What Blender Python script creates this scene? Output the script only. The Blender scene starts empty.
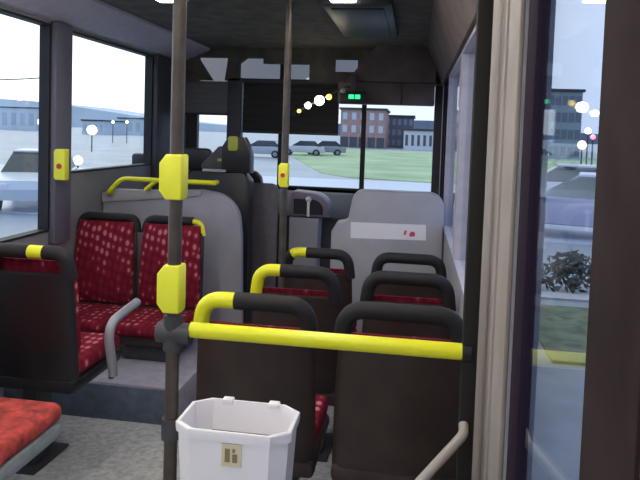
import bpy, bmesh, math, random
from math import sin, cos, pi, radians
from mathutils import Vector, Matrix
random.seed(7)
sc = bpy.context.scene
COL = sc.collection

# ------------------------------------------------------------------ camera
EYE = Vector((0.0, 0.0, 1.65)); FPX = 640.0; PCY = 240 - 73
yaw, pitch, roll = radians(8.5), radians(3.0), radians(1.9)
FW = Vector((-sin(yaw)*cos(pitch), cos(yaw)*cos(pitch), -sin(pitch)))
R0 = Vector((cos(yaw), sin(yaw), 0)); U0 = R0.cross(FW)
RT = R0*cos(roll) + U0*sin(roll); UP = -R0*sin(roll) + U0*cos(roll)

def ray(px, py):
    return FW + RT*((px-320)/FPX) - UP*((py-PCY)/FPX)
def atY(px, py, Y):
    d = ray(px, py); return EYE + d*(Y/d.y)
def atX(px, py, X):
    d = ray(px, py); return EYE + d*(X/d.x)

cd = bpy.data.cameras.new('camera'); cam = bpy.data.objects.new('camera', cd); COL.objects.link(cam)
M = Matrix((RT, UP, -FW)).transposed().to_4x4(); M.translation = EYE
cam.matrix_world = M
cd.sensor_width = 36.0; cd.lens = 36.0; cd.shift_y = -73/640.0
cd.clip_start = 0.02; cd.clip_end = 3000
sc.camera = cam

# --------------------------------------------------------------- materials
def mat(name, col, rough=0.5, metal=0.0, spec=0.5, noise=0.0, nscale=20.0, emit=None, estr=0.0, bump=0.0):
    m = bpy.data.materials.new(name); m.use_nodes = True
    nt = m.node_tree; b = nt.nodes['Principled BSDF']
    b.inputs['Base Color'].default_value = (*col, 1)
    b.inputs['Roughness'].default_value = rough; b.inputs['Metallic'].default_value = metal
    b.inputs['Specular IOR Level'].default_value = spec
    if noise > 0 or bump > 0:
        tc = nt.nodes.new('ShaderNodeTexCoord'); n = nt.nodes.new('ShaderNodeTexNoise')
        n.inputs['Scale'].default_value = nscale; n.inputs['Detail'].default_value = 5
        nt.links.new(tc.outputs['Object'], n.inputs['Vector'])
        if noise > 0:
            r = nt.nodes.new('ShaderNodeValToRGB')
            r.color_ramp.elements[0].position = 0.3; r.color_ramp.elements[1].position = 0.7
            r.color_ramp.elements[0].color = (*[c*(1-noise) for c in col], 1)
            r.color_ramp.elements[1].color = (*[min(1, c*(1+noise)) for c in col], 1)
            nt.links.new(n.outputs['Fac'], r.inputs['Fac']); nt.links.new(r.outputs['Color'], b.inputs['Base Color'])
        if bump > 0:
            bp = nt.nodes.new('ShaderNodeBump'); bp.inputs['Strength'].default_value = bump
            bp.inputs['Distance'].default_value = 0.01
            nt.links.new(n.outputs['Fac'], bp.inputs['Height']); nt.links.new(bp.outputs['Normal'], b.inputs['Normal'])
    if emit:
        b.inputs['Emission Color'].default_value = (*emit, 1); b.inputs['Emission Strength'].default_value = estr
    return m

def fabric(name, base, fleck, dark):
    m = bpy.data.materials.new(name); m.use_nodes = True
    nt = m.node_tree; b = nt.nodes['Principled BSDF']; b.inputs['Roughness'].default_value = 0.95
    b.inputs['Specular IOR Level'].default_value = 0.1
    tc = nt.nodes.new('ShaderNodeTexCoord'); mp = nt.nodes.new('ShaderNodeMapping')
    mp.inputs['Scale'].default_value = (25, 16, 16); mp.inputs['Rotation'].default_value = (0, radians(12), 0)
    v = nt.nodes.new('ShaderNodeTexVoronoi'); v.inputs['Scale'].default_value = 1.0; v.inputs['Randomness'].default_value = 0.35
    nt.links.new(tc.outputs['Object'], mp.inputs['Vector']); nt.links.new(mp.outputs['Vector'], v.inputs['Vector'])
    r = nt.nodes.new('ShaderNodeValToRGB'); e = r.color_ramp.elements
    e[0].position = 0.0; e[0].color = (*fleck, 1); e[1].position = 0.34; e[1].color = (*base, 1)
    x = e.new(0.24); x.color = (*fleck, 1); x = e.new(0.75); x.color = (*dark, 1)
    nt.links.new(v.outputs['Distance'], r.inputs['Fac']); nt.links.new(r.outputs['Color'], b.inputs['Base Color'])
    n = nt.nodes.new('ShaderNodeTexNoise'); n.inputs['Scale'].default_value = 250
    bp = nt.nodes.new('ShaderNodeBump'); bp.inputs['Strength'].default_value = 0.4; bp.inputs['Distance'].default_value = 0.004
    nt.links.new(tc.outputs['Object'], n.inputs['Vector']); nt.links.new(n.outputs['Fac'], bp.inputs['Height'])
    nt.links.new(bp.outputs['Normal'], b.inputs['Normal'])
    return m

def glass(name, tint=(0.95, 0.97, 0.97)):
    m = bpy.data.materials.new(name); m.use_nodes = True
    nt = m.node_tree; nt.nodes.clear()
    o = nt.nodes.new('ShaderNodeOutputMaterial'); mx = nt.nodes.new('ShaderNodeMixShader')
    t = nt.nodes.new('ShaderNodeBsdfTransparent'); g = nt.nodes.new('ShaderNodeBsdfGlossy'); f = nt.nodes.new('ShaderNodeMapRange'); lw = nt.nodes.new('ShaderNodeLayerWeight'); pw = nt.nodes.new('ShaderNodeMath'); pw.operation = 'POWER'
    t.inputs['Color'].default_value = (*tint, 1); g.inputs['Roughness'].default_value = 0.02
    lw.inputs['Blend'].default_value = 0.5; pw.inputs[1].default_value = 7.0
    f.inputs['To Min'].default_value = 0.03; f.inputs['To Max'].default_value = 0.9
    nt.links.new(lw.outputs['Facing'], pw.inputs[0]); nt.links.new(pw.outputs[0], f.inputs['Value'])
    nt.links.new(f.outputs[0], mx.inputs[0]); nt.links.new(t.outputs[0], mx.inputs[1]); nt.links.new(g.outputs[0], mx.inputs[2])
    nt.links.new(mx.outputs[0], o.inputs['Surface'])
    return m

PLASTIC = mat('dark_plastic', (0.036, 0.023, 0.021), 0.45, noise=0.25, nscale=9)
LOOPM = mat('loop_plastic', (0.017, 0.016, 0.017), 0.6, spec=.3)
RED = fabric('red_seat_fabric', (0.23, 0.018, 0.035), (0.50, 0.17, 0.20), (0.13, 0.008, 0.02))
REDLIGHT = mat('coral_red_fabric', (0.46, 0.06, 0.05), 0.95, noise=0.55, nscale=22, bump=0.6)
PANM = mat('grey_seat_pan', (0.26, 0.30, 0.31), 0.5, noise=0.15)
YEL = mat('yellow_rail_coat', (0.84, 0.84, 0.02), 0.32)
YELS = mat('yellow_sleeve', (0.88, 0.88, 0.05), 0.45)
POLEM = mat('dull_brown_metal', (0.085, 0.070, 0.060), 0.4, metal=0.3, noise=0.3, nscale=12)
BLACK = mat('black_plastic', (0.012, 0.012, 0.015), 0.4)
DGREY = mat('dark_grey_plastic', (0.05, 0.05, 0.056), 0.5, noise=0.2)
GREYM = mat('grey_tube', (0.30, 0.31, 0.34), 0.35, metal=0.2)
PART = mat('grey_partition_laminate', (0.33, 0.32, 0.37), 0.5, noise=0.10, nscale=5)
PART2 = mat('pale_grey_moulding', (0.42, 0.41, 0.44), 0.5, noise=0.08, nscale=5)
WALLM = mat('bus_wall_laminate', (0.22, 0.21, 0.22), 0.5, noise=0.1, nscale=6)
PILLAR = mat('tan_grey_pillar_cover', (0.29, 0.25, 0.235), 0.6, noise=0.18, nscale=4)
PILLAR2 = mat('grey_window_pillar', (0.13, 0.125, 0.16), 0.5)
COVE = mat('cove_panel', (0.46, 0.43, 0.50), 0.5, noise=0.08)
CEIL = mat('ceiling_carpet', (0.10, 0.092, 0.075), 0.85, noise=0.35, nscale=7)
HEADM = mat('brown_header_panel', (0.135, 0.10, 0.092), 0.7, noise=0.3, nscale=6)
FLOORM = mat('speckled_grey_vinyl', (0.40, 0.40, 0.40), 0.55, noise=0.28, nscale=35)
BOXM = mat('wheel_arch_vinyl', (0.30, 0.28, 0.34), 0.6, noise=0.15, nscale=12)
RISER = mat('blue_grey_vinyl', (0.10, 0.13, 0.18), 0.6, noise=0.2)
WHITE = mat('white_bin_plastic', (0.90, 0.87, 0.91), 0.35)
PAPER = mat('white_paper', (0.93, 0.91, 0.92), 0.7)
BEIGE = mat('beige_label', (0.70, 0.62, 0.45), 0.7)
OLIVE = mat('olive_ink', (0.27, 0.21, 0.10), 0.7)
INKRED = mat('red_ink', (0.75, 0.06, 0.13), 0.6)
REDBTN = mat('red_button', (0.62, 0.03, 0.06), 0.4)
DOORM = mat('door_dark_frame', (0.020, 0.012, 0.024), 0.85, spec=.1)
DOORT = mat('door_brown_frame', (0.028, 0.018, 0.020), 0.85, spec=.1, noise=0.3, nscale=8)
RUBBER = mat('rubber_seal', (0.015, 0.014, 0.015), 0.6)
GLASS = glass('window_glass'); TINT = glass('tinted_windscreen_band', (0.36, 0.36, 0.38))
LAMPM = mat('lamp_diffuser', (0.9, 0.9, 0.9), 0.5, emit=(1.0, 0.95, 0.86), estr=10.0)
LAMPW = mat('warm_white_bulb', (1, 1, 1), 0.5, emit=(1.0, 0.90, 0.66), estr=16.0)
LAMPY = mat('amber_bulb', (1, .9, .4), 0.5, emit=(1.0, 0.70, 0.12), estr=1.6)
LED = mat('green_led', (0, .3, .1), 0.5, emit=(0.03, 0.95, 0.28), estr=1.2)
PURPLE = mat('purple_grey_moulding', (0.20, 0.16, 0.22), 0.45)

# ------------------------------------------------------------------ mesh kit
class MB:
    def __init__(s): s.bm = bmesh.new()
    def box(s, x0, x1, y0, y1, z0, z1, r=0.0, seg=2):
        b = bmesh.new(); bmesh.ops.create_cube(b, size=1.0)
        for v in b.verts:
            v.co = Vector(((x0+x1)/2 + v.co.x*(x1-x0), (y0+y1)/2 + v.co.y*(y1-y0), (z0+z1)/2 + v.co.z*(z1-z0)))
        if r > 0: bmesh.ops.bevel(b, geom=list(b.edges), offset=r, segments=seg, profile=0.5, affect='EDGES')
        return s._add(b)
    def _add(s, b, mtx=None):
        if mtx is not None: bmesh.ops.transform(b, matrix=mtx, verts=b.verts)
        me = bpy.data.meshes.new('t'); b.to_mesh(me); b.free(); s.bm.from_mesh(me); bpy.data.meshes.remove(me); return s
    def prism(s, prof, a0, a1, axis='Y', r=0.0, seg=2):
        """extrude a 2D outline: axis Y -> (x,z) outline, X -> (y,z), Z -> (x,y)"""
        b = bmesh.new()
        def P(u, w, t):
            return {'Y': (u, t, w), 'X': (t, u, w), 'Z': (u, w, t)}[axis]
        A = [b.verts.new(P(u, w, a0)) for u, w in prof]; B = [b.verts.new(P(u, w, a1)) for u, w in prof]
        n = len(prof); f1 = b.faces.new(A); f2 = b.faces.new(B[::-1])
        for i in range(n): b.faces.new((A[i], B[i], B[(i+1) % n], A[(i+1) % n]))
        bmesh.ops.recalc_face_normals(b, faces=b.faces)
        if r > 0:
            ed = list(set(list(f1.edges) + list(f2.edges)))
            bmesh.ops.bevel(b, geom=ed, offset=r, segments=seg, profile=0.5, affect='EDGES')
        return s._add(b)
    def tube(s, pts, r, n=12, cap=True):
        pts = [Vector(p) for p in pts]; b = bmesh.new(); rings = []
        rr = r if isinstance(r, (list, tuple)) else [r]*len(pts)
        nrm = None
        for i, p in enumerate(pts):
            if i == 0: t = pts[1]-p
            elif i == len(pts)-1: t = p-pts[i-1]
            else: t = (pts[i+1]-p).normalized() + (p-pts[i-1]).normalized()
            t.normalize()
            if nrm is None:
                nrm = t.orthogonal().normalized()
            else:
                nrm = (nrm - t*nrm.dot(t)); nrm.normalize()
            bn = t.cross(nrm)
            rings.append([b.verts.new(p + (nrm*cos(2*pi*k/n) + bn*sin(2*pi*k/n))*rr[i]) for k in range(n)])
        for i in range(len(rings)-1):
            for k in range(n): b.faces.new((rings[i][k], rings[i][(k+1) % n], rings[i+1][(k+1) % n], rings[i+1][k]))
        if cap: b.faces.new(rings[0][::-1]); b.faces.new(rings[-1])
        bmesh.ops.recalc_face_normals(b, faces=b.faces)
        return s._add(b)
    def ball(s, c, r, sx=1, sy=1, sz=1, sub=2):
        b = bmesh.new(); bmesh.ops.create_icosphere(b, subdivisions=sub, radius=r)
        return s._add(b, Matrix.Translation(c) @ Matrix.Diagonal((sx, sy, sz, 1)))
    def loft(s, loops, cap0=True, cap1=True):
        b = bmesh.new(); R = [[b.verts.new(p) for p in L] for L in loops]; n = len(R[0])
        for i in range(len(R)-1):
            for k in range(n): b.faces.new((R[i][k], R[i][(k+1) % n], R[i+1][(k+1) % n], R[i+1][k]))
        if cap0: b.faces.new(R[0][::-1])
        if cap1: b.faces.new(R[-1])
        bmesh.ops.recalc_face_normals(b, faces=b.faces)
        return s._add(b)
    def build(s, name, m, parent=None, smooth=35):
        me = bpy.data.meshes.new(name); s.bm.to_mesh(me); s.bm.free()
        if smooth:
            me.polygons.foreach_set('use_smooth', [True]*len(me.polygons)); me.set_sharp_from_angle(angle=radians(smooth))
        o = bpy.data.objects.new(name, me); COL.objects.link(o)
        me.materials.append(m)
        if parent: o.parent = parent
        return o

def arc(pts, rad, seg=6):
    """round the corners of a polyline"""
    pts = [Vector(p) for p in pts]; out = [pts[0]]
    for i in range(1, len(pts)-1):
        a, b, c = pts[i-1], pts[i], pts[i+1]
        d1 = (a-b).normalized(); d2 = (c-b).normalized(); L = min(rad, (a-b).length*.49, (c-b).length*.49)
        p0 = b+d1*L; p2 = b+d2*L
        for k in range(seg+1):
            t = k/seg; out.append(p0*(1-t)**2 + b*2*t*(1-t) + p2*t*t)
    out.append(pts[-1]); return out
def rrect(x0, x1, z0, z1, r, seg=5, corners=(1, 1, 1, 1)):
    """rounded rectangle outline; corners: bl, br, tr, tl"""
    o = []
    for (cx, cz, a0, on) in ((x0+r, z0+r, pi, corners[0]), (x1-r, z0+r, 1.5*pi, corners[1]), (x1-r, z1-r, 0, corners[2]), (x0+r, z1-r, .5*pi, corners[3])):
        if not on:
            o.append((x0 if cx < (x0+x1)/2 else x1, z0 if cz < (z0+z1)/2 else z1)); continue
        for k in range(seg+1):
            a = a0 + k/seg*pi/2; o.append((cx+r*cos(a), cz+r*sin(a)))
    return o
def tag(o, label=None, cat=None, group=None, kind=None):
    if label: o['label'] = label
    if cat: o['category'] = cat
    if group: o['group'] = group
    if kind: o['kind'] = kind
    return o
def thing(name, label, cat, loc=(0, 0, 0), rz=0.0, group=None):
    o = bpy.data.objects.new(name, None); COL.objects.link(o); o.empty_display_size = .1
    o.location = loc; o.rotation_euler = (0, 0, rz)
    return tag(o, label, cat, group)
def struct(o): o['kind'] = 'structure'; return o
def copy_tree(o, parent=None):
    c = o.copy(); COL.objects.link(c)
    if parent: c.parent = parent
    for ch in list(o.children): copy_tree(ch, c)
    return c

# ------------------------------------------------------------------ bus shell
XL, XR, ZC, YF, YB = -2.26, 0.22, 2.42, 6.0, -3.0
b = MB()
b.prism([(YB, -.05), (YB, .10), (2.2, .10), (3.7, 0.0), (YF, 0.0), (YF, -.05)], XL, XR, 'X')
struct(b.build('floor', FLOORM, smooth=0))
struct(MB().box(XL-.06, XR+.06, YB, YF+.06, ZC, ZC+.05).build('ceiling', CEIL, smooth=0))
struct(MB().box(XL-.06, XR+.06, YB-.06, YB, -.05, ZC).build('wall_back', WALLM, smooth=0))

def side_wall(name, x0, x1, ops, z0=-.05, z1=ZC, mt=WALLM):
    b = MB(); y = YB
    for (a, c, lo, hi) in ops:
        if a > y: b.box(x0, x1, y, a, z0, z1)
        if lo > z0: b.box(x0, x1, a, c, z0, lo)
        b.box(x0, x1, a, c, hi, z1); y = c
    b.box(x0, x1, y, YF, z0, z1)
    return struct(b.build(name, mt, smooth=0))
LW = [(-2.7, -1.0, 1.0, 2.27), (-.85, .9, 1.0, 2.27), (1.05, 3.69, .98, 2.27), (3.89, 5.24, 1.33, 2.27)]
RW = [(-2.7, -1.4, 1.0, 2.1), (-.10, 1.43, .10, 2.15), (2.05, 3.4, 1.0, 2.1), (3.5, 4.75, 1.0, 2.1), (4.95, 5.85, 0.0, 2.15)]
side_wall('wall_left', XL-.06, XL, LW)
side_wall('wall_right', XR, XR+.06, RW, mt=mat('right_wall_laminate', (.33, .33, .37), .5, noise=.08))
def window(n, xa, xb, w, fm=None):
    a, c, lo, hi = w
    r = MB(); g = .014; xm0, xm1 = xa-.004, xb+.004
    r.box(xm0, xm1, a, a+g, lo, hi); r.box(xm0, xm1, c-g, c, lo, hi); r.box(xm0, xm1, a+g, c-g, lo, lo+g); r.box(xm0, xm1, a+g, c-g, hi-g, hi)
    f = struct(r.build('window_%d' % n, fm or RUBBER, smooth=0))
    x = (xa+xb)/2
    MB().box(x-.003, x+.003, a+g, c-g, lo+g, hi-g).build('pane', GLASS, f, smooth=0)
for i, w in enumerate(LW): window(i+1, XL-.06, XL, w)
for i, w in enumerate([RW[0], RW[2], RW[3]]): window(i+5, XR, XR+.06, w, COVE)

# coves between side walls and ceiling, pillar covers
b = MB(); b.prism([(XL, 2.285), (XL+.05, 2.295), (XL+.30, 2.40), (XL+.30, ZC), (XL, ZC)], YB, YF, 'Y')
struct(b.build('trim_1', COVE, smooth=0))
b = MB(); b.prism([(XR, 2.12), (XR-.02, 2.12), (.085, 2.36), (.06, ZC), (XR, ZC)], YB, YF, 'Y')
struct(b.build('trim_2', HEADM, smooth=0))
b = MB(); b.box(XL, XL+.045, 3.69, 3.88, .9, 2.285, r=.012); struct(b.build('trim_3', PILLAR2))
b = MB(); b.box(XL, XL+.05, 5.24, YF, .9, 2.28, r=.012); struct(b.build('trim_4', DGREY))
b = MB(); b.box(XR-.012, XR, 1.435, 2.02, .1, 2.14, r=.005); b.box(XR-.018, XR-.008, 1.60, 1.63, .1, 2.14, r=.004)
struct(b.build('trim_5', PILLAR))

# front end: lower panel, header with openings, windscreen
b = MB(); b.box(XL, XR, YF, YF+.06, -.05, 1.12); b.box(XL-.06, -2.12, YF, YF+.06, 1.12, ZC); b.box(.15, XR+.06, YF, YF+.06, 1.12, ZC); b.box(-2.12, .15, YF, YF+.06, 2.37, ZC)
struct(b.build('wall_front', DGREY, smooth=0))
ws = MB(); ws.box(-2.12, .15, YF+.035, YF+.041, 1.12, 2.12)
f = MB()
x279, x362 = atY(279, 170, YF).x, atY(362.5, 150, YF).x
f.box(x279-.022, x279+.012, YF+.02, YF+.05, 1.12, 2.37); f.box(x362-.022, x362+.022, YF+.02, YF+.05, 1.12, 2.37)
f.box(-2.12, .15, YF, YF+.05, 1.10, 1.14)
wf = struct(f.build('window_8', RUBBER, smooth=0))
ws.build('pane', GLASS, wf, smooth=0)
MB().box(-2.12, .15, YF+.034, YF+.042, 2.12, 2.37).build('tinted_band', TINT, wf, smooth=0)
# dark header in front of the top of the windscreen, three openings
def hx(px): return atY(px, 75, 5.9).x
z_lo, z_top = 2.12, 2.335
b = MB(); y0, y1 = 5.86, 5.93
b.box(XL, XR, y0, y1, z_top, ZC)
b.prism([(XL, z_lo), (hx(213), z_lo), (hx(198), z_top), (XL, z_top)], y0, y1, 'Y')
b.prism([(hx(226), z_lo), (hx(240), z_lo), (hx(240), z_top-.05), (hx(247), z_top), (hx(229), z_top)], y0, y1, 'Y')
b.box(hx(310), hx(335), y0, y1, z_lo, z_top)
b.box(hx(264), hx(310), y0, y1, z_top-.05, z_top)
b.box(hx(335), hx(358), y0, y1, z_lo, z_lo+.10)
b.box(hx(358), XR, y0, y1, z_lo, z_top)
struct(b.build('trim_6', CEIL, smooth=0))
b = MB(); b.box(hx(341), .14, 5.70, 5.86, 1.925, 2.12, r=.01); b.prism([(hx(350), 2.12), (.14, 2.12), (.14, ZC), (hx(366)+.1, ZC)], 5.62, 5.86, 'Y')
o = tag(b.build('overhead_locker', HEADM), 'brown overhead locker under the ceiling over the front door', 'locker')
b = MB(); b.box(hx(402), hx(404), 5.694, 5.70, 1.93, 2.11); b.build('panel_gap', BLACK, o, 0)
b = MB()
zz = [1.655 + k*.06 for k in range(9)]
prof = []
for k in range(33):
    prof.append((5.895 + .006*sin(k*1.57), 1.645 + k*(2.14-1.645)/32))
back = [(y+.012, z) for y, z in prof][::-1]
b.prism(prof+back, hx(244), hx(340), 'X')
bl = tag(b.build('roller_blind', mat('black_blind_cloth', (.032, .030, .028), .85)), 'black roller blind drawn down over the upper windscreen', 'blind')
b = MB(); b.tube([(hx(244)-.01, 5.90, 2.125), (hx(340)+.01, 5.90, 2.125)], .022); b.build('roller', DGREY, bl)
b = MB(); b.tube([(hx(244), 5.89, 1.645), (hx(340), 5.89, 1.645)], .012); b.build('hem_bar', DGREY, bl)

b = MB(); pr = [(5.90 + .005*sin(k*1.57), 1.80 + k*.0125) for k in range(26)]
b.prism(pr + [(y+.01, z) for y, z in pr][::-1], hx(184), hx(229.5), 'X')
bl2 = tag(b.build('roller_blind', mat('grey_blind_cloth', (.20, .205, .22), .8)), 'short grey roller blind at the windscreen corner above the driver', 'blind')
b = MB(); b.tube([(hx(184), 5.90, 1.80), (hx(229), 5.90, 1.80)], .010); b.build('hem_bar', DGREY, bl2)
b = MB(); b.box(hx(229), hx(243), 5.86, 5.96, 1.10, 2.15, r=.01); struct(b.build('trim_7', DGREY))
# green clock display
p = atY(355, 97, 5.52)
t = thing('clock_display', 'small black clock box glowing green under the header', 'clock', (p.x, 5.52, p.z))
b = MB(); b.box(-.13, .09, 0, .10, -.06, .05, r=.008); b.box(-.03, .0, .04, .09, .04, .20); b.build('case', BLACK, t)
b = MB()
for x0 in (-.055, .0):
    b.box(x0, x0+.045, -.003, .002, -.016, .02, r=.0)
b.build('digits', LED, t, 0)

# diagonal bar of little lamps
t = thing('lamp_bar', 'slanting bar of small bright lamps below the header', 'lamp', (0, 0, 0))
A, B = atY(292, 114, 5.5), atY(347, 86, 5.5)
b = MB(); b.tube([A, B], .008, 8); b.tube([B, B+Vector((0, .19, .0))], .008, 8); b.tube([A, A+Vector((0, .38, .0))], .008, 8); b.build('bar', DGREY, t)
for px, py, r, m_, em in ((299, 111, .018, LAMPY, 0), (308, 105.5, .028, LAMPW, 0), (319.5, 100.5, .043, LAMPW, 0), (329, 97, .026, LAMPY, 0), (343, 90.5, .026, PART2, 0)):
    q = atY(px, py, 5.46); b = MB(); b.ball(q, r); l = b.build('bulb', m_, t)
    b = MB(); b.tube([q+Vector((0, .0, 0)), q+Vector((0, .05, 0))], r*.8, 10); b.build('socket', DGREY, l)

# ceiling fluorescent strips (real lamps, ends just at the top of the picture)
for i, (x, lab) in enumerate(((-1.43, 'long ceiling light strip over the seats along the big window'), (-.43, 'long ceiling light strip over the seats by the doors'))):
    t = thing('ceiling_light', lab, 'lamp', (x, 0, ZC), group='ceiling light strips')
    b = MB(); b.box(-.09, .09, -2.6, 3.62, -.03, 0, r=.01); b.build('housing', PART2, t)
    b = MB(); b.box(-.07, .07, -2.55, 3.57, -.045, -.028, r=.006); b.build('diffuser', LAMPM, t)
    t.location.z = ZC
b = MB(); b.box(-.56, -.16, 3.55, 4.7, -.06, 0, r=.02); 
o = tag(b.build('roof_hatch', BLACK), 'black roof hatch set in the ceiling ahead of the light strips', 'hatch'); o.location.z = ZC
b = MB(); b.box(-.51, -.21, 3.63, 4.62, -.068, -.056, r=.005); b.build('hatch_lid', BLACK, o)

# ------------------------------------------------------------------ exit door beside the camera
def leaf(n, ya, yb, s0, s1, m0, m1, z0=.11, z1=2.14, x0=XR+.004, x1=XR+.03):
    b = MB(); b.box(x0, x1, ya, ya+s0, z0, z1, r=.006); d = struct(b.build('door_%d' % n, m0))
    b = MB(); b.box(x0, x1, yb-s1, yb, z0, z1, r=.006); b.build('stile', m1, d)
    b = MB(); b.box(x0, x1, ya+s0, yb-s1, z0, z0+.14, r=.006); b.box(x0, x1, ya+s0, yb-s1, z1-.08, z1, r=.006); b.build('cross_rail', m1, d)
    xm = (x0+x1)/2
    b = MB(); b.box(xm-.003, xm+.003, ya+s0-.004, yb-s1+.004, z0+.13, z1-.07); b.build('pane', GLASS, d, 0)
    return d
leaf(1, .655, 1.425, .195, .105, DOORT, DOORM)
leaf(2, -.095, .645, .11, .17, DOORM, DOORT)
leaf(3, 4.955, 5.395, .06, .05, DOORM, DOORM)
leaf(4, 5.405, 5.845, .05, .06, DOORM, DOORM)

# ------------------------------------------------------------------ seats
def make_seat(name, label, group, cush_h=.45, top=.97, yellow=(0.62, 1.0), leg_x=.0, side=-1, leg=True, redpad=RED, shell=PLASTIC, lp=.15, sw=1.0, hr=.029, pu=.05):
    """faces +Y, origin on the floor; side: -1 yellow end of the loop on local -X, +1 on +X, 0 none"""
    t = thing(name, label, 'seat', group=group)
    y = lambda z: -.215 - (z-cush_h)*.09            # recline line (rear face)
    zs = cush_h - .12; ztop = top - lp
    # back shell, slightly dished, widening downwards
    b = MB(); L = []
    for k in range(9):
        z = zs + (ztop-zs)*k/8; w = (.212 - .012*(k/8)**2)*sw; th = .045
        if k == 8: th = .03
        yy = y(z)
        L.append([(-w, yy+.02, z), (-w+.03, yy-.012, z), (0, yy-.024, z), (w-.03, yy-.012, z), (w, yy+.02, z), (w-.02, yy+th, z), (0, yy+th-.01, z), (-w+.02, yy+th, z)])
    b.loft(L); b.build('back_shell', shell, t, 50)
    # loop frame on top
    w = .186*sw; zb = ztop - .02; zt = top - .028
    P = arc([(w+.006, y(zb)+.01, zb), (w-.012, y(zt)+.01, zt), (-w+.012, y(zt)+.01, zt), (-w-.006, y(zb)+.01, zb)], .075, 8)
    if side < 0: P = P
    n = len(P)
    if side:
        if side > 0: P = P[::-1]
        # arc-length split
        ln = [0]
        for i in range(1, n): ln.append(ln[-1] + (P[i]-P[i-1]).length)
        cut = yellow[0]*ln[-1]; cut2 = yellow[1]*ln[-1]
        def at(s):
            for i in range(1, n):
                if ln[i] >= s: return P[i-1].lerp(P[i], (s-ln[i-1])/max(1e-6, ln[i]-ln[i-1]))
            return P[-1]
        d = [P[i] for i in range(n) if ln[i] < cut-1e-3] + [at(cut)]
        yl = [at(cut)] + [P[i] for i in range(n) if cut+1e-3 < ln[i] < cut2-1e-3] + [at(cut2)]
        b = MB(); b.tube(d, .031); b.build('top_loop', LOOPM, t)
        if yellow[1] < 1:
            b = MB(); b.tube([at(cut2)] + [P[i] for i in range(n) if ln[i] > cut2+1e-3], .031); b.build('top_loop', LOOPM, t)
        b = MB(); b.tube(yl, hr); o = b.build('grab_handle', YEL, t); o['label'] = 'yellow grab handle'
    else:
        b = MB(); b.tube(P, .031); b.build('top_loop', LOOPM, t)
    # padded back
    b = MB(); L = []
    for k in range(9):
        z = cush_h + .02 + (ztop+pu-cush_h-.02)*k/8; w = (.196 - .015*(k/8)**3)*sw; yy = y(z)+.04
        th = .05 if 0 < k < 8 else .02
        L.append([(-w, yy, z), (w, yy, z), (w-.0, yy+th*.6, z), (w-.05, yy+th, z), (0, yy+th*.85, z), (-w+.05, yy+th, z), (-w, yy+th*.6, z)])
    b.loft(L); b.build('back_pad', redpad, t, 60)
    b = MB(); b.box(-.205*sw, .205*sw, -.20, .235, cush_h-.075, cush_h, r=.03, seg=3); b.build('seat_cushion', redpad, t)
    b = MB(); b.box(-.212*sw, .212*sw, -.235, .215, cush_h-.13, cush_h-.07, r=.02); b.build('seat_pan', PANM if shell is PANM else shell, t)
    if leg:
        b = MB(); b.box(leg_x-.035, leg_x+.035, -.09, .05, .012, cush_h-.125, r=.01); b.box(leg_x-.07, leg_x+.07, -.16, .14, 0, .014, r=.004); b.build('leg', DGREY, t)
    return t

G = 'forward facing seats by the doors'
AX = {2.18: -.545, 2.93: -.540, 3.68: -.545}; BX = {2.18: -.028, 2.93: -.012, 3.68: -.014}; SWD = {2.18: 1.08, 2.93: 1.0, 3.68: 1.0}
def floor_z(Y): return .10 if Y < 2.2 else (max(0.0, .10*(1-(Y-2.2)/1.5)))
ROWS = [(2.18, 1.072), (2.93, 1.025), (3.68, .975)]
labs = [('dark aisle seat with a big yellow grab handle, just behind the yellow crossbar', 'dark window seat just behind the yellow crossbar, beside the dark post'),
        ('dark aisle seat with yellow handle in the second row behind the crossbar', 'dark window seat in the second row behind the crossbar'),
        ('dark aisle seat of the third row behind the crossbar, ahead of the sticker panel', 'dark window seat of the third row, right below the white sticker')]
for (Y, zt), lb in zip(ROWS, labs):
    fz = floor_z(Y+.22)
    for k, (xc, sd) in enumerate(((AX[Y], -1), (BX[Y], 0))):
        s = make_seat('bus_seat', lb[k], G, top=zt-fz, side=sd, sw=SWD[Y] if k else (1.07 if Y < 2.5 else 1.0), yellow=(.62, .77) if Y > 3.5 else (.62, 1.0), lp=.145, pu=.02, leg_x=(.1 if k == 0 else .05), cush_h=.45)
        s.location = (xc, Y + .26, fz)
# rear facing pair on the wheel arch
lab2 = ['red patterned rear-facing seat in front of the window pillar', 'red patterned rear-facing seat with a thin yellow handle, nearer the aisle']
for k, (xc, sd) in enumerate(((-2.035, 0), (-1.572, -1))):
    s = make_seat('bus_seat', lab2[k], 'rear facing seats', cush_h=.23, top=.83, side=sd, leg=False, yellow=(.74, 1.0), lp=.10, sw=1.05, hr=.017)
    b = MB(); b.box(-.15, .15, -.17, .17, 0, .11, r=.01); b.build('plinth', DGREY, s)
    s.location = (xc, 3.80, .235); s.rotation_euler.z = pi
# forward facing pair seen from behind, dark
lab3 = ['dark window-side seat beside the big dark seat back with the short yellow handle', 'big dark seat back facing the red patterned seats, short yellow handle on top']
for k, (xc, sd) in enumerate(((-2.04, 0), (-1.610, 1))):
    s = make_seat('bus_seat', lab3[k], 'forward facing seats by the big window', top=1.071, side=sd, leg_x=-.10, yellow=(.50, .63), lp=.12, sw=.95, cush_h=.556, shell=BLACK)
    s.location = (xc, 2.74, .064)
# seat behind them: coral red cushion in a grey shell
for k, xc in enumerate((-1.96, -1.51)):
    s = make_seat('bus_seat', 'grey-shelled seat with a coral red cushion at the aisle' if k else 'grey-shelled seat with a coral red cushion against the window wall', 'grey shelled seats', top=1.07, side=0, leg_x=-.14, redpad=REDLIGHT, shell=PANM, cush_h=.485)
    s.location = (xc, 2.02, .10)
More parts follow.
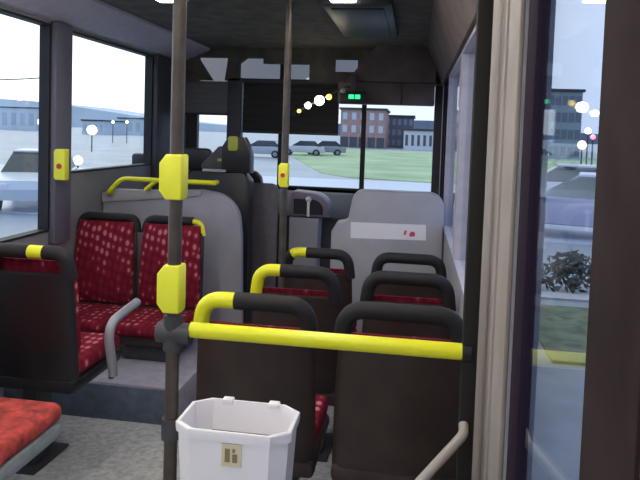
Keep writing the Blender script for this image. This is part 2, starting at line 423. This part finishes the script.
# wheel arch
b = MB(); b.box(XL, -1.22, 3.27, 4.32, .0, .235, r=.015)
o = struct(b.build('floor_wheel_arch', BOXM))
b = MB(); b.box(XL, -1.225, 3.262, 3.272, .02, .222, r=.002); b.build('riser', RISER, o)

# grey bent arm bar on the aisle side of the dark seat
P0, P1, P2, P3 = atY(113, 372, 2.74), atY(107, 325, 2.72), atY(113, 312, 2.76), atY(137, 302, 3.0)
b = MB(); pts = arc([(P0.x, P0.y, .50), (P0.x+.0, P0.y, P0.z), P1, P3], .10, 6); b.tube(pts, .022)
o = tag(b.build('arm_rail', GREYM), 'bent grey arm rail at the aisle side of the dark seat', 'rail')
b = MB(); b.tube([(P0.x, P0.y, .5), (-1.36, P0.y, .5)], .018); b.build('bracket', DGREY, o)

# ------------------------------------------------------------------ poles and rails near the camera
def housing(b, x, y, z0, z1, w, d, cut=.02, left=True):
    o = [(x-w, z0+cut*1.3), (x-w+cut, z0), (x+w*.72, z0), (x+w*.8, z0+.006), (x+w*.8, z1-.006), (x+w*.72, z1), (x-w+cut, z1), (x-w, z1-cut*1.3)]
    b.prism(o, y-d, y+d, 'Y', r=.006)
PX, PY = -.677, 1.75
t = thing('grab_pole', 'tall brown pole at the end of the yellow crossbar', 'pole', (PX, PY, .10))
b = MB(); b.tube([(0, 0, 0), (0, 0, ZC-.10)], .0195, 16); b.tube([(0, 0, 0), (0, 0, .02)], .045, 16); b.tube([(0, 0, ZC-.125), (0, 0, ZC-.10)], .04, 16); b.build('tube', POLEM, t)
for ya, yb in ((154, 199), (264, 311)):
    za, zb = atY(172, ya, PY).z, atY(172, yb, PY).z
    b = MB(); housing(b, -.004, 0, zb-.10, za-.10, .038, .030); o = b.build('grip_sleeve', YELS, t); o['label'] = 'yellow plastic sleeve'
zr = atY(190, 334, PY).z
b = MB(); b.tube([(-.045, 0, zr-.10), (.055, 0, zr-.10)], .030, 14); b.tube([(0, 0, zr-.15), (0, 0, zr-.05)], .028, 14); b.build('coupling', DGREY, t)

RX = .178
zr2 = atY(462, 347, PY).z
zr = (zr+zr2)/2
b = MB(); b.tube([(PX+.054, PY, zr), (PX+.08, PY, zr), (RX-.03, PY, zr)], .0225, 18)
tag(b.build('crossbar', YEL), 'thick bright yellow crossbar between the brown pole and the dark post', 'rail')
t = thing('door_post', 'dark square post by the doorway holding the yellow crossbar', 'post', (RX, PY, .10))
b = MB(); b.box(-.034, .006, -.02, .02, 0, ZC-.10, r=.006); b.build('post', mat('charcoal_post_coat', (.024, .023, .023), .75, spec=.15), t)
b = MB(); b.tube([(-.034, 0, zr-.1), (-.01, 0, zr-.1)], .030, 14); b.build('coupling', BLACK, t)
# grey diagonal bar low on the post
q0, q1 = atY(464, 434, 1.70), atY(420, 482, 1.62)
d = (q1-q0); pts = arc([q0+Vector((.0, .03, .012)), q0, q0+d*1.5, (q0.x+d.x*1.5-.03, q0.y+d.y*1.5, .10)], .08, 6)
b = MB(); b.tube(pts, .013)
tag(b.build('stanchion', mat('tan_grey_tube', (.36, .32, .30), .4)), 'slanting grey tube leaving the dark post low down', 'rail')

# second pole in the aisle
P2Y = 3.62
q = atY(285.5, 140, P2Y); px_ = q.x
t = thing('grab_pole', 'thin brown pole with a red stop button beside the third row', 'pole', (px_, P2Y, floor_z(P2Y)))
fz = floor_z(P2Y)
b = MB(); b.tube([(0, 0, 0), (0, 0, ZC-fz)], .0205, 14); b.tube([(0, 0, 0), (0, 0, .02)], .045, 14); b.build('tube', POLEM, t)
def stop_box(par, x, y, zlo, zhi, w, hb=0.0):
    b = MB(); housing(b, x, y, zlo, zhi, w, .028, cut=.012); h = b.build('stop_button_box', YELS, par); h['label'] = 'yellow stop button box'
    zc = (zlo+zhi)/2 + hb
    b = MB(); b.tube([(x-.003, y-.026, zc), (x-.003, y-.034, zc)], w*.40, 14); o = b.build('button', REDBTN, h); o['label'] = 'red button'
za, zb = atY(285, 163, P2Y).z-fz, atY(285, 187, P2Y).z-fz
stop_box(t, 0, 0, zb, za, .031)
# stop button on the window pillar
q = atX(62, 165, XL+.075)
za, zb = atY(62, 149, q.y).z, atY(62, 180, q.y).z
t = thing('stop_button', 'yellow stop button box with red button on the pillar between the big windows', 'stop button', (q.x, q.y, zb))
stop_box(t, 0, 0, 0, za-zb, .042, -.01)
# ------------------------------------------------------------------ white bin on its bracket
def oct_loop(cx, cy, w, d, c, z):
    return [(cx-w+c, cy-d, z), (cx+w-c, cy-d, z), (cx+w, cy-d+c*.8, z), (cx+w, cy+d-c*.8, z), (cx+w-c, cy+d, z), (cx-w+c, cy+d, z), (cx-w, cy+d-c*.8, z), (cx-w, cy-d+c*.8, z)]
zb = .875
cs = [atY(px, py, 1) for px, py in ((181, 416), (300, 410))]
def atZ(px, py, Z):
    d = ray(px, py); return EYE + d*((Z-EYE.z)/d.z)
eL, eR, eB, eF = atZ(181, 414, zb), atZ(301, 410, zb), atZ(240, 400, zb), atZ(240, 434, zb)
cx, cy, hw, hd = (eL.x+eR.x)/2, (eB.y+eF.y)/2, (eR.x-eL.x)/2, (eB.y-eF.y)/2
t = thing('hanging_bin', 'white plastic litter bin hung below the yellow crossbar', 'bin', (cx, cy, zb-.42))
H = .42
b = MB()
outer = [oct_loop(0, 0, hw*s, hd*s, .045*s, z) for s, z in ((.80, 0), (.82, .01), (.945, H-.05), (.95, H-.03))]
rim = [oct_loop(0, 0, hw*s, hd*s, .048*s, z) for s, z in ((.99, H-.028), (1.0, H-.012), (1.0, H-.003), (.985, H), (.93, H), (.91, H-.012))]
inner = [oct_loop(0, 0, hw*s, hd*s, .043*s, z) for s, z in ((.91, H-.05), (.79, .02))]
b.loft(outer+rim+inner); b.build('bucket', WHITE, t, 30)
b = MB()
for x in (-.06, .075):
    b = MB(); b.box(x-.016, x+.016, hd-.014, hd+.012, H-.012, H+.004, r=.004); b.build('hook', WHITE, t)
b = MB(); yf = -hd*.93
lx = atY(231, 456, cy-hd).x - cx; lz = atY(231, 456, cy-hd).z - (zb-H)
b.box(lx-.026, lx+.026, yf+.001-.006, yf+.004, lz-.03, lz+.03); lb = b.build('label', BEIGE, t, 0); lb['label'] = 'small beige label'
b = MB()
b.box(lx-.017, lx-.004, yf-.0065, yf-.004, lz-.018, lz+.017); b.box(lx+.003, lx+.016, yf-.0065, yf-.004, lz-.018, lz+.004); b.box(lx+.003, lx+.010, yf-.0065, yf-.004, lz+.008, lz+.018)
b.build('print', OLIVE, lb, 0)
t2 = thing('bin_bracket', 'dark bracket arm clamped to the brown pole behind the bin', 'bracket', (PX, PY, zb-.10))
b = MB(); b.tube([(0, 0, 0), (.36, 0, 0)], .012, 10); b.tube([(0, 0, -.03), (0, 0, .03)], .028, 14)
for x in (-.06, .075):
    b.box(cx+x-PX-.012, cx+x-PX+.012, cy+hd+.014-PY, .008, -.012, .095)
b.build('arm', DGREY, t2)

# ------------------------------------------------------------------ driver's end
PYY = 4.40
xl, xr = XL+.01, -1.21
zt = atY(150, 190, PYY).z; zt2 = atY(225, 192, PYY).z
prof = [(xl, .24), (xr+.02, .24)] if False else []
o = [(xl, .235), (xr+.03, .235), (xr+.01, .9)]
cxr, r_ = xr, .22
for k in range(9):
    a = k/8*pi/2; o.append((xr-r_+r_*cos(a), zt2-r_+r_*sin(a)))
o += [(xl+.75, zt2+.01), (xl+.30, zt), (xl+.10, zt+.0), (xl, zt-.03)]
b = MB(); b.prism(o, PYY-.03, PYY+.03, 'Y', r=.012)
t = tag(b.build('cab_partition', PART), 'grey partition behind the driver with rounded top corner', 'partition')
b = MB(); o2 = [(xl, zt-.10), (xl, zt-.03), (xl+.10, zt), (xl+.30, zt), (xl+.75, zt2+.01), (xl+.75, zt2-.03), (xl+.30, zt-.07)]
b.prism(o2, PYY-.045, PYY-.03, 'Y', r=.004); b.build('top_moulding', PART2, t)
# handrail on it
p = [atY(108, 193, PYY-.10), atY(121, 178.5, PYY-.1), atY(214, 183, PYY-.1)]
b = MB(); b.tube(arc([(p[0].x, PYY-.03, p[0].z), p[0], p[1], p[2]], .05, 5), .017)
q = atY(156, 181, PYY-.1); q2 = atY(146, 189, PYY-.1); b.tube([q, q2, (q2.x, PYY-.03, q2.z)], .015); b.tube([p[2], (p[2].x, PYY-.03, p[2].z)], .017)
tag(b.build('handrail', YEL), 'thin yellow handrail along the top of the grey partition', 'rail')

# driver's seat
t = thing('driver_seat', 'black high-backed driver seat behind the partition', 'seat', (-1.78, 5.14, 0))
b = MB(); b.prism(rrect(-.24, .24, .50, 1.30, .08), -.20, -.10, 'Y', r=.03); b.build('backrest', BLACK, t)
b = MB(); b.prism(rrect(-.15, .15, 1.32, 1.50, .05), -.20, -.12, 'Y', r=.02); b.box(-.06, -.04, -.17, -.15, 1.25, 1.36); b.box(.04, .06, -.17, -.15, 1.25, 1.36); b.build('headrest', BLACK, t)
b = MB(); b.box(-.25, .25, -.18, .30, .42, .54, r=.04); b.build('seat_cushion', BLACK, t)
b = MB(); b.box(-.14, .14, -.12, .18, .0, .42, r=.03); b.build('base', DGREY, t)
# steering wheel and dashboard
b = MB(); b.prism([(5.50, 0), (5.99, 0), (5.99, 1.10), (5.78, 1.10), (5.50, .92)], -2.16, -.55, 'X', r=.02)
tag(b.build('dashboard', DGREY), 'dark grey dashboard running below the windscreen', 'dashboard')
t = thing('steering_wheel', 'black steering wheel in front of the driver seat', 'wheel', (-1.74, 5.36, 1.12)); t.rotation_euler = (radians(-35), 0, 0)
b = MB(); pts = [(.22*cos(2*pi*k/24), .22*sin(2*pi*k/24), 0) for k in range(25)]; b.tube(pts, .016, 8, cap=False); b.build('rim', BLACK, t)
b = MB(); b.ball((0, 0, 0), .05, 1, 1, .5); [b.tube([(0, 0, 0), (.21*cos(a), .21*sin(a), 0)], .012, 8) for a in (-pi/2, pi/6, 5*pi/6)]; b.tube([(0, 0, 0), (0, .02, -.12)], .03, 10); b.build('spokes', BLACK, t)

# black cab counter with ticket machine
YC = 4.75
xa, xb = atY(190, 200, YC).x, atY(249, 200, YC).x
zc1, zc2 = atY(215, 172, YC).z, atY(215, 240, YC).z
b = MB(); o = [(xa, .0), (xb, .0), (xb, zc1-.06), (xb-.05, zc1), (xa, zc1)]
b.prism(o, YC, YC+.14, 'Y', r=.01)
t = tag(b.build('cab_counter', BLACK), 'black counter wall beside the driver, below the ticket machine', 'counter')
b = MB(); u0, u1 = atY(203, 168, YC), atY(226, 169, YC); b.box(u0.x, u1.x, YC-.02, YC+.10, zc1+.001, zc1+.022, r=.004); b.build('ledge', PART2, t)
k0 = (xb-.20, zc1)
t = thing('ticket_machine', 'black ticket machine with a lime tag, standing on the counter', 'ticket machine', (0, YC+.07, zc1))
m0, m1 = atY(221, 160, YC).x, atY(250, 160, YC).x
zt_ = atY(235, 137, YC).z - zc1
b = MB(); b.prism([(m0, .0), (m1+.0, .0), (m1, zt_-.14), (m1-.03, zt_-.05), (m1-.06, zt_), (m0+.05, zt_), (m0, zt_-.08)], -.07, .06, 'Y', r=.012); b.build('body', BLACK, t)
b = MB(); a0 = atY(200, 166, YC); a1 = atY(224, 146, YC)
b.prism([(a0.x, 0.022), (m0+.01, .022), (m0+.01, a1.z-zc1), (m0-.03, a1.z-zc1-.005), (a0.x, .05)], -.05, .05, 'Y', r=.008); b.build('sloped_reader', DGREY, t)
q0, q1 = atY(228.5, 136, YC), atY(238, 151, YC)
b = MB(); b.prism(rrect(q0.x, q1.x, q1.z-zc1, q0.z-zc1, .02), -.082, -.069, 'Y', r=.003); o = b.build('tag_plate', mat('lime_plate', (.50, .52, .08), .5), t); o['label'] = 'lime oval plate'
q0, q1 = atY(217, 158.5, YC), atY(223, 161.5, YC)
b = MB(); b.box(q0.x, q1.x, -.056, -.050, q1.z-zc1, q0.z-zc1); o = b.build('indicator', mat('olive_lime', (.42, .42, .04), .5), t, 0); o['label'] = 'lime indicator strip'
# grey cab door between the counter and the aisle
YD = 5.15
xa2, xb2 = atY(243, 220, YD).x, atY(277, 220, YD).x
zt3 = atY(260, 183, YD).z
b = MB(); b.prism(rrect(xa2, xb2, .02, zt3, .06, corners=(0, 0, 1, 1)), YD, YD+.04, 'Y', r=.008)
t = tag(b.build('cab_door', mat('brown_grey_laminate', (.17, .155, .17), .5, noise=.15)), 'brown-grey low cab door between counter and aisle pole', 'door')
b = MB(); b.tube([(xa2+.03, YD-.02, zt3-.14), (xa2+.03, YD-.02, zt3-.45)], .010, 8); b.build('handle', PART2, t)
p = atY(255, 168, YD)
t = thing('cab_grip_knob', 'dark rounded hump on top of the cab door', 'knob', (atY(254, 176, YD).x, YD+.02, zt3))
b = MB(); b.prism([(-.09, 0), (.07, 0), (.06, .05), (.02, .09), (-.04, .11), (-.09, .11)], -.04, .04, 'Y', r=.015); b.build('grip', BLACK, t)

# fare reader pod
YP = 5.25
a = atY(291, 191, YP); c = atY(328, 245, YP)
w = c.x-a.x
t = thing('fare_reader', 'purple-grey fare reader pod with white lever on a pedestal', 'fare machine', (a.x+w/2, YP, 0))
zt4 = a.z
b = MB(); hz = atY(300, 216, YP).z
o = [(-w/2, hz), (w/2, hz), (w/2, zt4-.14)]
for k in range(7):
    ang = k/6*pi/2; o.append((w/2-.16+.16*cos(ang), zt4-.14+.13*sin(ang)))
o += [(-w/2+.02, zt4), (-w/2, zt4-.03)]
b.prism(o, -.02, .22, 'Y', r=.012); b.build('hood', PURPLE, t)
b = MB()
o = [(-w/2+.03, hz+.02), (w/2-.05, hz+.02), (w/2-.05, zt4-.14)]
for k in range(7):
    ang = k/6*pi/2; o.append((w/2-.15+.10*cos(ang), zt4-.14+.08*sin(ang)))
o += [(-w/2+.03, zt4-.06)]
b.prism(o, -.026, -.018, 'Y'); b.build('screen', BLACK, t)
b = MB(); lx_ = atY(309, 205, YP).x - (a.x+w/2); z1_ = atY(309, 199, YP).z; z2_ = atY(309, 216, YP).z
b.tube([(lx_, -.035, z2_), (lx_, -.035, z1_)], .012, 10); b.ball((lx_, -.035, z1_), .026); b.build('lever', PAPER, t)
b = MB(); z5 = atY(300, 247, YP).z
b.prism([(-w/2, 0.0), (w/2-.10, 0.0), (w/2-.08, hz-.01), (-w/2, hz-.01)], -.04, .18, 'Y', r=.012); b.build('pedestal', PART, t)

# sticker panel (grey box before the front door)
YS = 4.60
l, r_ = atY(348, 215, YS), atY(444, 215, YS)
zt5 = atY(395, 192, YS).z; zs5 = atY(335, 221, YS).z; xl5 = atY(331, 230, YS).x
o = [(xl5, .0), (r_.x, .0)]
for k in range(7):
    a_ = k/6*pi/2; o.append((r_.x-.10+.10*cos(a_), zt5-.10+.10*sin(a_)))
for k in range(7):
    a_ = pi/2+k/6*pi/2; o.append((l.x+.09+.07*cos(a_), zt5-.10+.10*sin(a_)))
o += [(l.x, zs5+.02), (l.x-.03, zs5), (xl5+.04, zs5-.01), (xl5, zs5-.08)]
b = MB(); b.prism(o, YS, YS+.16, 'Y', r=.02)
t = tag(b.build('modesty_panel', PART2), 'grey moulded panel with a white sticker, ahead of the third row', 'panel')
b = MB(); b.box(l.x+.06, r_.x-.06, YS+.165, YS+.24, zt5-.30, zt5-.06, r=.02); b.build('rear_box', PART, t)
def hz_(px, py): q = atY(px, py, YS-.003); return (q.x, q.z)
b = MB(); b.prism([hz_(350.5, 238), hz_(426, 240.5), hz_(426, 225), hz_(350.5, 222)], YS-.004, YS-.001, 'Y'); st = b.build('sticker', PAPER, t, 0); st['label'] = 'white sticker with red marks'
b = MB()
def mk(pts): b.prism([(atY(x, y, YS-.005).x, atY(x, y, YS-.005).z) for x, y in pts], YS-.0065, YS-.0045, 'Y')
mk([(403.5, 235), (405.5, 235), (407, 230.5), (404.5, 230.5)])
mk([(409.5, 236.5), (414.5, 236.5), (415.2, 233.6), (413.6, 231.5), (411, 231.7), (409.3, 234)])
b.build('red_marks', INKRED, st, 0)

# ------------------------------------------------------------------ outside
ZG = -.5
ASPH = mat('wet_asphalt', (.34, .40, .44), .45, noise=.15, nscale=.35)
ROADM = mat('pale_wet_road', (.55, .62, .74), .4, noise=.06, nscale=.2)
GRASSM = mat('lawn_grass', (.40, .53, .30), .95, noise=.22, nscale=.25)
PAVEM = mat('grey_paving', (.25, .27, .30), .6, noise=.3, nscale=1.2)
struct(MB().box(-900, 900, -300, 1500, ZG-.3, ZG).build('ground', ASPH, smooth=0))
struct(MB().box(-60, 40, 14, 30.0, ZG-.1, ZG+.02).build('road', ROADM, smooth=0))
b = MB(); b.prism([(-3.2, 31.5), (2, 30.2), (9, 30.2), (9, 46), (34, 92), (-19, 92), (-12, 60), (-7.2, 42), (-5, 34)], ZG-.1, ZG+.04, 'Z')
struct(b.build('lawn', GRASSM, smooth=0))
struct(MB().box(.7, 3.0, -4, 8.7, ZG-.1, ZG+.06).build('pavement', PAVEM, smooth=0))
struct(MB().box(.6, 5, 8.75, 9.1, ZG-.1, ZG+.08).build('kerb', mat('pale_kerb', (.5, .5, .52), .7), smooth=0))
struct(MB().box(1.35, 2.9, 6.2, 8.3, ZG+.0, ZG+.09).build('grass_verge', mat('dull_grass', (.14, .17, .11), .95, noise=.4, nscale=6), smooth=0))

def ground_at(px, py): return atZ(px, py, ZG)
# buildings
def building(name, label, px0, px1, py_top, dist, mt, floors, cols, depth=12, wcol=(.55, .6, .68), roofm=None, base=None, wfrac=.5):
    A, B = atY(px0, py_top, dist), atY(px1, py_top, dist); h = A.z*.5+B.z*.5 - ZG
    W = B.x-A.x
    t = thing(name, label, 'building', ((A.x+B.x)/2, dist, ZG))
    b = MB(); b.box(-W/2, W/2, 0, depth, 0, h); b.build('walls', mt, t, 0)
    b = MB(); b.box(-W/2-.25, W/2+.25, -.3, depth+.3, h, h+.35, r=.05); b.build('roof', roofm or DGREY, t, 0)
    fh = h/floors; cw = W/cols; wm = mat('window_pane_'+name, wcol, .2)
    for i in range(floors):
        for j in range(cols):
            x = -W/2 + (j+.5)*cw; z = (i+.5)*fh
            if base and i == 0:
                b = MB(); b.box(x-cw*.42, x+cw*.42, -.06, .05, .1, fh*.85); b.build('shop_window', base, t, 0)
            else:
                b = MB(); b.box(x-cw*wfrac/2, x+cw*wfrac/2, -.06, .05, z-fh*.28, z+fh*.28); b.build('window', wm, t, 0)
    return t
BRICK = mat('red_brick', (.47, .30, .27), .9, noise=.15, nscale=2)
building('brick_building', 'red brick building beyond the lawn, seen through the windscreen', 341, 386, 110, 105, BRICK, 3, 5, wcol=(.62, .66, .72), base=mat('dark_shopfront', (.07, .08, .10), .3))
building('office_block', 'dark grey office block beside the brick building', 386, 414, 117, 118, mat('slate_cladding', (.13, .14, .18), .7), 3, 5, wcol=(.25, .29, .36), wfrac=.6)
building('white_house', 'long white house with dark windows at the lawn edge', 404, 440, 131, 104, mat('white_render', (.75, .76, .76), .8), 1, 6, wcol=(.10, .12, .14), wfrac=.45)
building('apartment_block', 'blue-grey block with banded windows seen through the door glass', 549, 583, 92, 80, mat('blue_grey_cladding', (.30, .36, .44), .7), 4, 5, wcol=(.16, .19, .26), wfrac=.75)
for (a, c, yy, dd, lab) in ((0, 36, 108, 190, 'pale low warehouse far beyond the big window'), (82, 104, 121, 150, 'small white shed far beyond the driver side window'), (118, 150, 119, 170, 'low pale hall far beyond the driver side window')):
    building('warehouse', lab, a, c, yy, dd, mat('pale_cladding', (.66, .74, .76), .8), 1, 4, wcol=(.50, .58, .62))
# hills on the horizon
def hill(x0, x1, Y, h, seed, mt):
    random.seed(seed); b = MB(); n = 24; pr = [(x0, ZG)]
    for k in range(n+1):
        u = k/n; pr.append((x0+(x1-x0)*u, ZG+1+h*(sin(pi*u)**.6)*(.75+.25*sin(u*9+seed))))
    pr.append((x1, ZG)); b.prism(pr, Y, Y+150, 'Y'); return struct(b.build('hills', mt))
hill(-900, -150, 700, 30, 3, mat('haze_tinted_hillside', (.70, .78, .80), 1, noise=.10, nscale=.02))  # pale blue base colour stands in for distance haze over these hills
hill(-260, 520, 900, 26, 5, mat('dark_hillside', (.20, .23, .30), 1, noise=.12, nscale=.02))

# cars
def make_car(label, group, colr, loc, rz, nm='car'):
    t = thing(nm, label, 'car', loc, rz, group)
    cm = mat('car_paint', colr, .25); gm = bpy.data.materials.get('car_glass') or mat('car_glass', (.03, .04, .05), .08)
    b = MB(); pr = [(-2.1, .32), (-2.12, .62), (-2.0, .86), (-1.2, .95), (1.0, .93), (1.95, .78), (2.1, .58), (2.08, .32)]
    b.prism(pr, -.84, .84, 'X', r=.08); b.build('body', cm, t)
    b = MB(); b.loft([[(-.78, -1.75, .92), (.78, -1.75, .92), (.78, 1.05, .92), (-.78, 1.05, .92)], [(-.62, -1.15, 1.40), (.62, -1.15, 1.40), (.62, .25, 1.40), (-.62, .25, 1.40)]]); b.build('windows', gm, t, 0)
    b = MB(); b.box(-.63, .63, -1.18, .28, 1.385, 1.45, r=.03); b.build('roof', cm, t)
    for sx in (-1, 1):
        for y in (-1.3, 1.35):
            b = MB(); b.tube([(sx*.72, y, .32), (sx*.86, y, .32)], .32, 20); w_ = b.build('wheel', RUBBER, t)
            b = MB(); b.tube([(sx*.85, y, .32), (sx*.87, y, .32)], .18, 12); b.build('hub_cap', GREYM, w_)
        b = MB(); b.box(sx*.62-.15, sx*.62+.15, 2.0, 2.09, .58, .72, r=.02); b.build('headlight', PAPER, t)
        b = MB(); b.box(sx*.68-.10, sx*.68+.10, -2.13, -2.05, .66, .80, r=.02); b.build('tail_light', REDBTN, t)
    return t
q = ground_at(14, 214); make_car('white car facing the bus, close outside the big window', 'cars around the bus', (.62, .68, .72), (q.x-.6, q.y+2.0, ZG), radians(205))
q = ground_at(572, 243); make_car('lilac parked car by the bush outside the door', 'cars around the bus', (.52, .52, .68), (q.x+.6, q.y+1.0, ZG), radians(76))
q = ground_at(566, 218); make_car('pale parked car behind the lilac one outside the door', 'cars around the bus', (.62, .62, .72), (q.x+.4, q.y+2, ZG), radians(80))
for i, (px, d, c_) in enumerate(((262, 52, (.45, .48, .52)), (303, 60, (.6, .62, .65)), (324, 63, (.30, .32, .36)))):
    q = atY(px, 150, d); make_car(['grey parked car seen through the windscreen next to the cab', 'silver parked car on the lawn edge, seen past the aisle pole', 'dark parked car on the lawn edge below the lamp bar'][i], 'cars beyond the windscreen', c_, (q.x, d, ZG), radians(90+6*i))
# lamps on posts
def lamp_post(label, px, py, d, r, col, strength, group):
    q = atY(px, py, d); t = thing('street_lamp', label, 'lamp', (q.x, d, ZG), group=group); h = q.z-ZG
    b = MB(); b.tube([(0, 0, 0), (0, 0, h-r*.7)], .05, 8); b.build('post', DGREY, t)
    em = mat('lamp_glow', (1, 1, 1), .5, emit=col, estr=strength)
    b = MB(); b.ball((0, 0, h), r, 1, 1, 1); b.build('globe', em, t)
    return t
gl = 'street lamps beyond the windows'
lamp_post('bright low globe lamp outside the big window near the pillar', 42, 122, 46, .33, (1, .98, .92), 2.5, gl)
lamp_post('bright wide globe lamp low outside the driver side window', 92, 130, 50, .42, (1, .98, .92), 2.5, gl)
lamp_post('short globe lamp close to the sill of the driver side window', 78, 160.5, 30, .24, (1, .97, .9), 2.5, gl)
lamp_post('small globe lamp far beyond the driver side window', 113, 122, 80, .2, (1, .98, .92), 2.0, gl)
lamp_post('small globe lamp near the front edge of the driver side window', 127, 122, 80, .2, (1, .98, .92), 2.0, gl)
lamp_post('tall white globe lamp outside the door', 588, 131, 45, .22, (1, 1, 1), 2.5, gl)
lamp_post('pinkish globe lamp outside the door', 582, 145, 40, .27, (1, .45, .55), 3.0, gl)
lamp_post('small red lamp outside the door', 593, 137, 42, .17, (1, .08, .12), 1.5, gl)
lamp_post('small yellow lamp outside the door', 546, 154, 50, .2, (1, .9, .3), 1.3, gl)
q = atX(145, 161, -2.42)
t = thing('wing_mirror', 'dark wing mirror outside the driver side window', 'mirror', (q.x, q.y, q.z))
b = MB(); b.box(-.11, .07, -.06, .06, -.07, .07, r=.03); b.build('shell', BLACK, t)
b = MB(); b.tube([(.03, .05, 0), (.05, .30, -.02), (.10, .42, -.05)], .016, 8); b.build('arm', DGREY, t)
# overhead wire with its masts
q0, q1 = atY(-60, 78, 60), atY(60, 76.5, 60)
t = thing('overhead_wire', 'thin wire strung between two masts beyond the big window', 'wire', (0, 0, 0))
b = MB(); b.tube([q0 + (q1-q0)*(k/8) - Vector((0, 0, .25*sin(pi*k/8))) for k in range(9)], .06, 6); b.build('wire', DGREY, t)
for q in (q0, q1):
    b = MB(); b.tube([(q.x, q.y, ZG), (q.x, q.y, q.z+.3)], .10, 8); b.build('mast', DGREY, t)
# shrub at the kerb
random.seed(11)
q = ground_at(565, 292)
t = thing('shrub', 'dark low shrub at the kerb outside the door', 'shrub', (q.x+.1, q.y, ZG))
b = MB()
for k in range(420):
    a_, e_ = random.uniform(0, 2*pi), random.uniform(0, pi/2); rr = .55*random.uniform(.55, 1)
    c_ = Vector((rr*cos(a_)*cos(e_), rr*sin(a_)*cos(e_)*.8, .08+rr*sin(e_)*.9)); u = Vector((random.uniform(-1, 1), random.uniform(-1, 1), random.uniform(-.4, 1))).normalized()*.07
    v = u.orthogonal().normalized()*.03
    vs = [b.bm.verts.new(c_+x) for x in (-u, v, u, -v)]; b.bm.faces.new(vs)
b.build('foliage', mat('dark_leaf', (.06, .07, .06), .8), t, 0)
b = MB()
for k in range(6): b.tube([(0, 0, 0), (.25*cos(k), .25*sin(k), .38)], .012, 6)
b.build('stems', mat('bark', (.08, .06, .05), .9), t)

# ------------------------------------------------------------------ sky and colour management
w = bpy.data.worlds.new('sky'); sc.world = w; w.use_nodes = True
nt = w.node_tree; nt.nodes.clear()
out = nt.nodes.new('ShaderNodeOutputWorld'); bg = nt.nodes.new('ShaderNodeBackground'); tc = nt.nodes.new('ShaderNodeTexCoord')
dt = nt.nodes.new('ShaderNodeVectorMath'); dt.operation = 'DOT_PRODUCT'; dt.inputs[1].default_value = (-.80, .50, .33)
r = nt.nodes.new('ShaderNodeValToRGB'); e = r.color_ramp.elements
e[0].position = .30; e[0].color = (.34, .44, .74, 1); e[1].position = 1.0; e[1].color = (1.6, 1.6, 1.6, 1)
x = e.new(.62); x.color = (.56, .68, .98, 1); x = e.new(.86); x.color = (.90, 1.02, 1.14, 1)
mr = nt.nodes.new('ShaderNodeMapRange'); mr.inputs['From Min'].default_value = -1; mr.inputs['From Max'].default_value = 1
n = nt.nodes.new('ShaderNodeTexNoise'); n.inputs['Scale'].default_value = 2.5; n.inputs['Detail'].default_value = 4
mn = nt.nodes.new('ShaderNodeMath'); mn.operation = 'MULTIPLY_ADD'; mn.inputs[1].default_value = .16; mn.inputs[2].default_value = -.08
ad = nt.nodes.new('ShaderNodeMath'); ad.operation = 'ADD'
nt.links.new(tc.outputs['Generated'], dt.inputs[0]); nt.links.new(dt.outputs['Value'], mr.inputs['Value'])
nt.links.new(tc.outputs['Generated'], n.inputs['Vector']); nt.links.new(n.outputs['Fac'], mn.inputs[0])
nt.links.new(mr.outputs['Result'], ad.inputs[0]); nt.links.new(mn.outputs[0], ad.inputs[1])
nt.links.new(ad.outputs[0], r.inputs['Fac']); nt.links.new(r.outputs['Color'], bg.inputs['Color'])
bg.inputs['Strength'].default_value = 1.0
nt.links.new(bg.outputs[0], out.inputs['Surface'])

sc.view_settings.view_transform = 'Standard'; sc.view_settings.look = 'None'
sc.view_settings.exposure = 0.45; sc.view_settings.gamma = 1.0; sc.view_settings.use_curve_mapping = False
sc.cycles.max_bounces = 10; sc.cycles.transparent_max_bounces = 16
sc.cycles.use_denoising = True
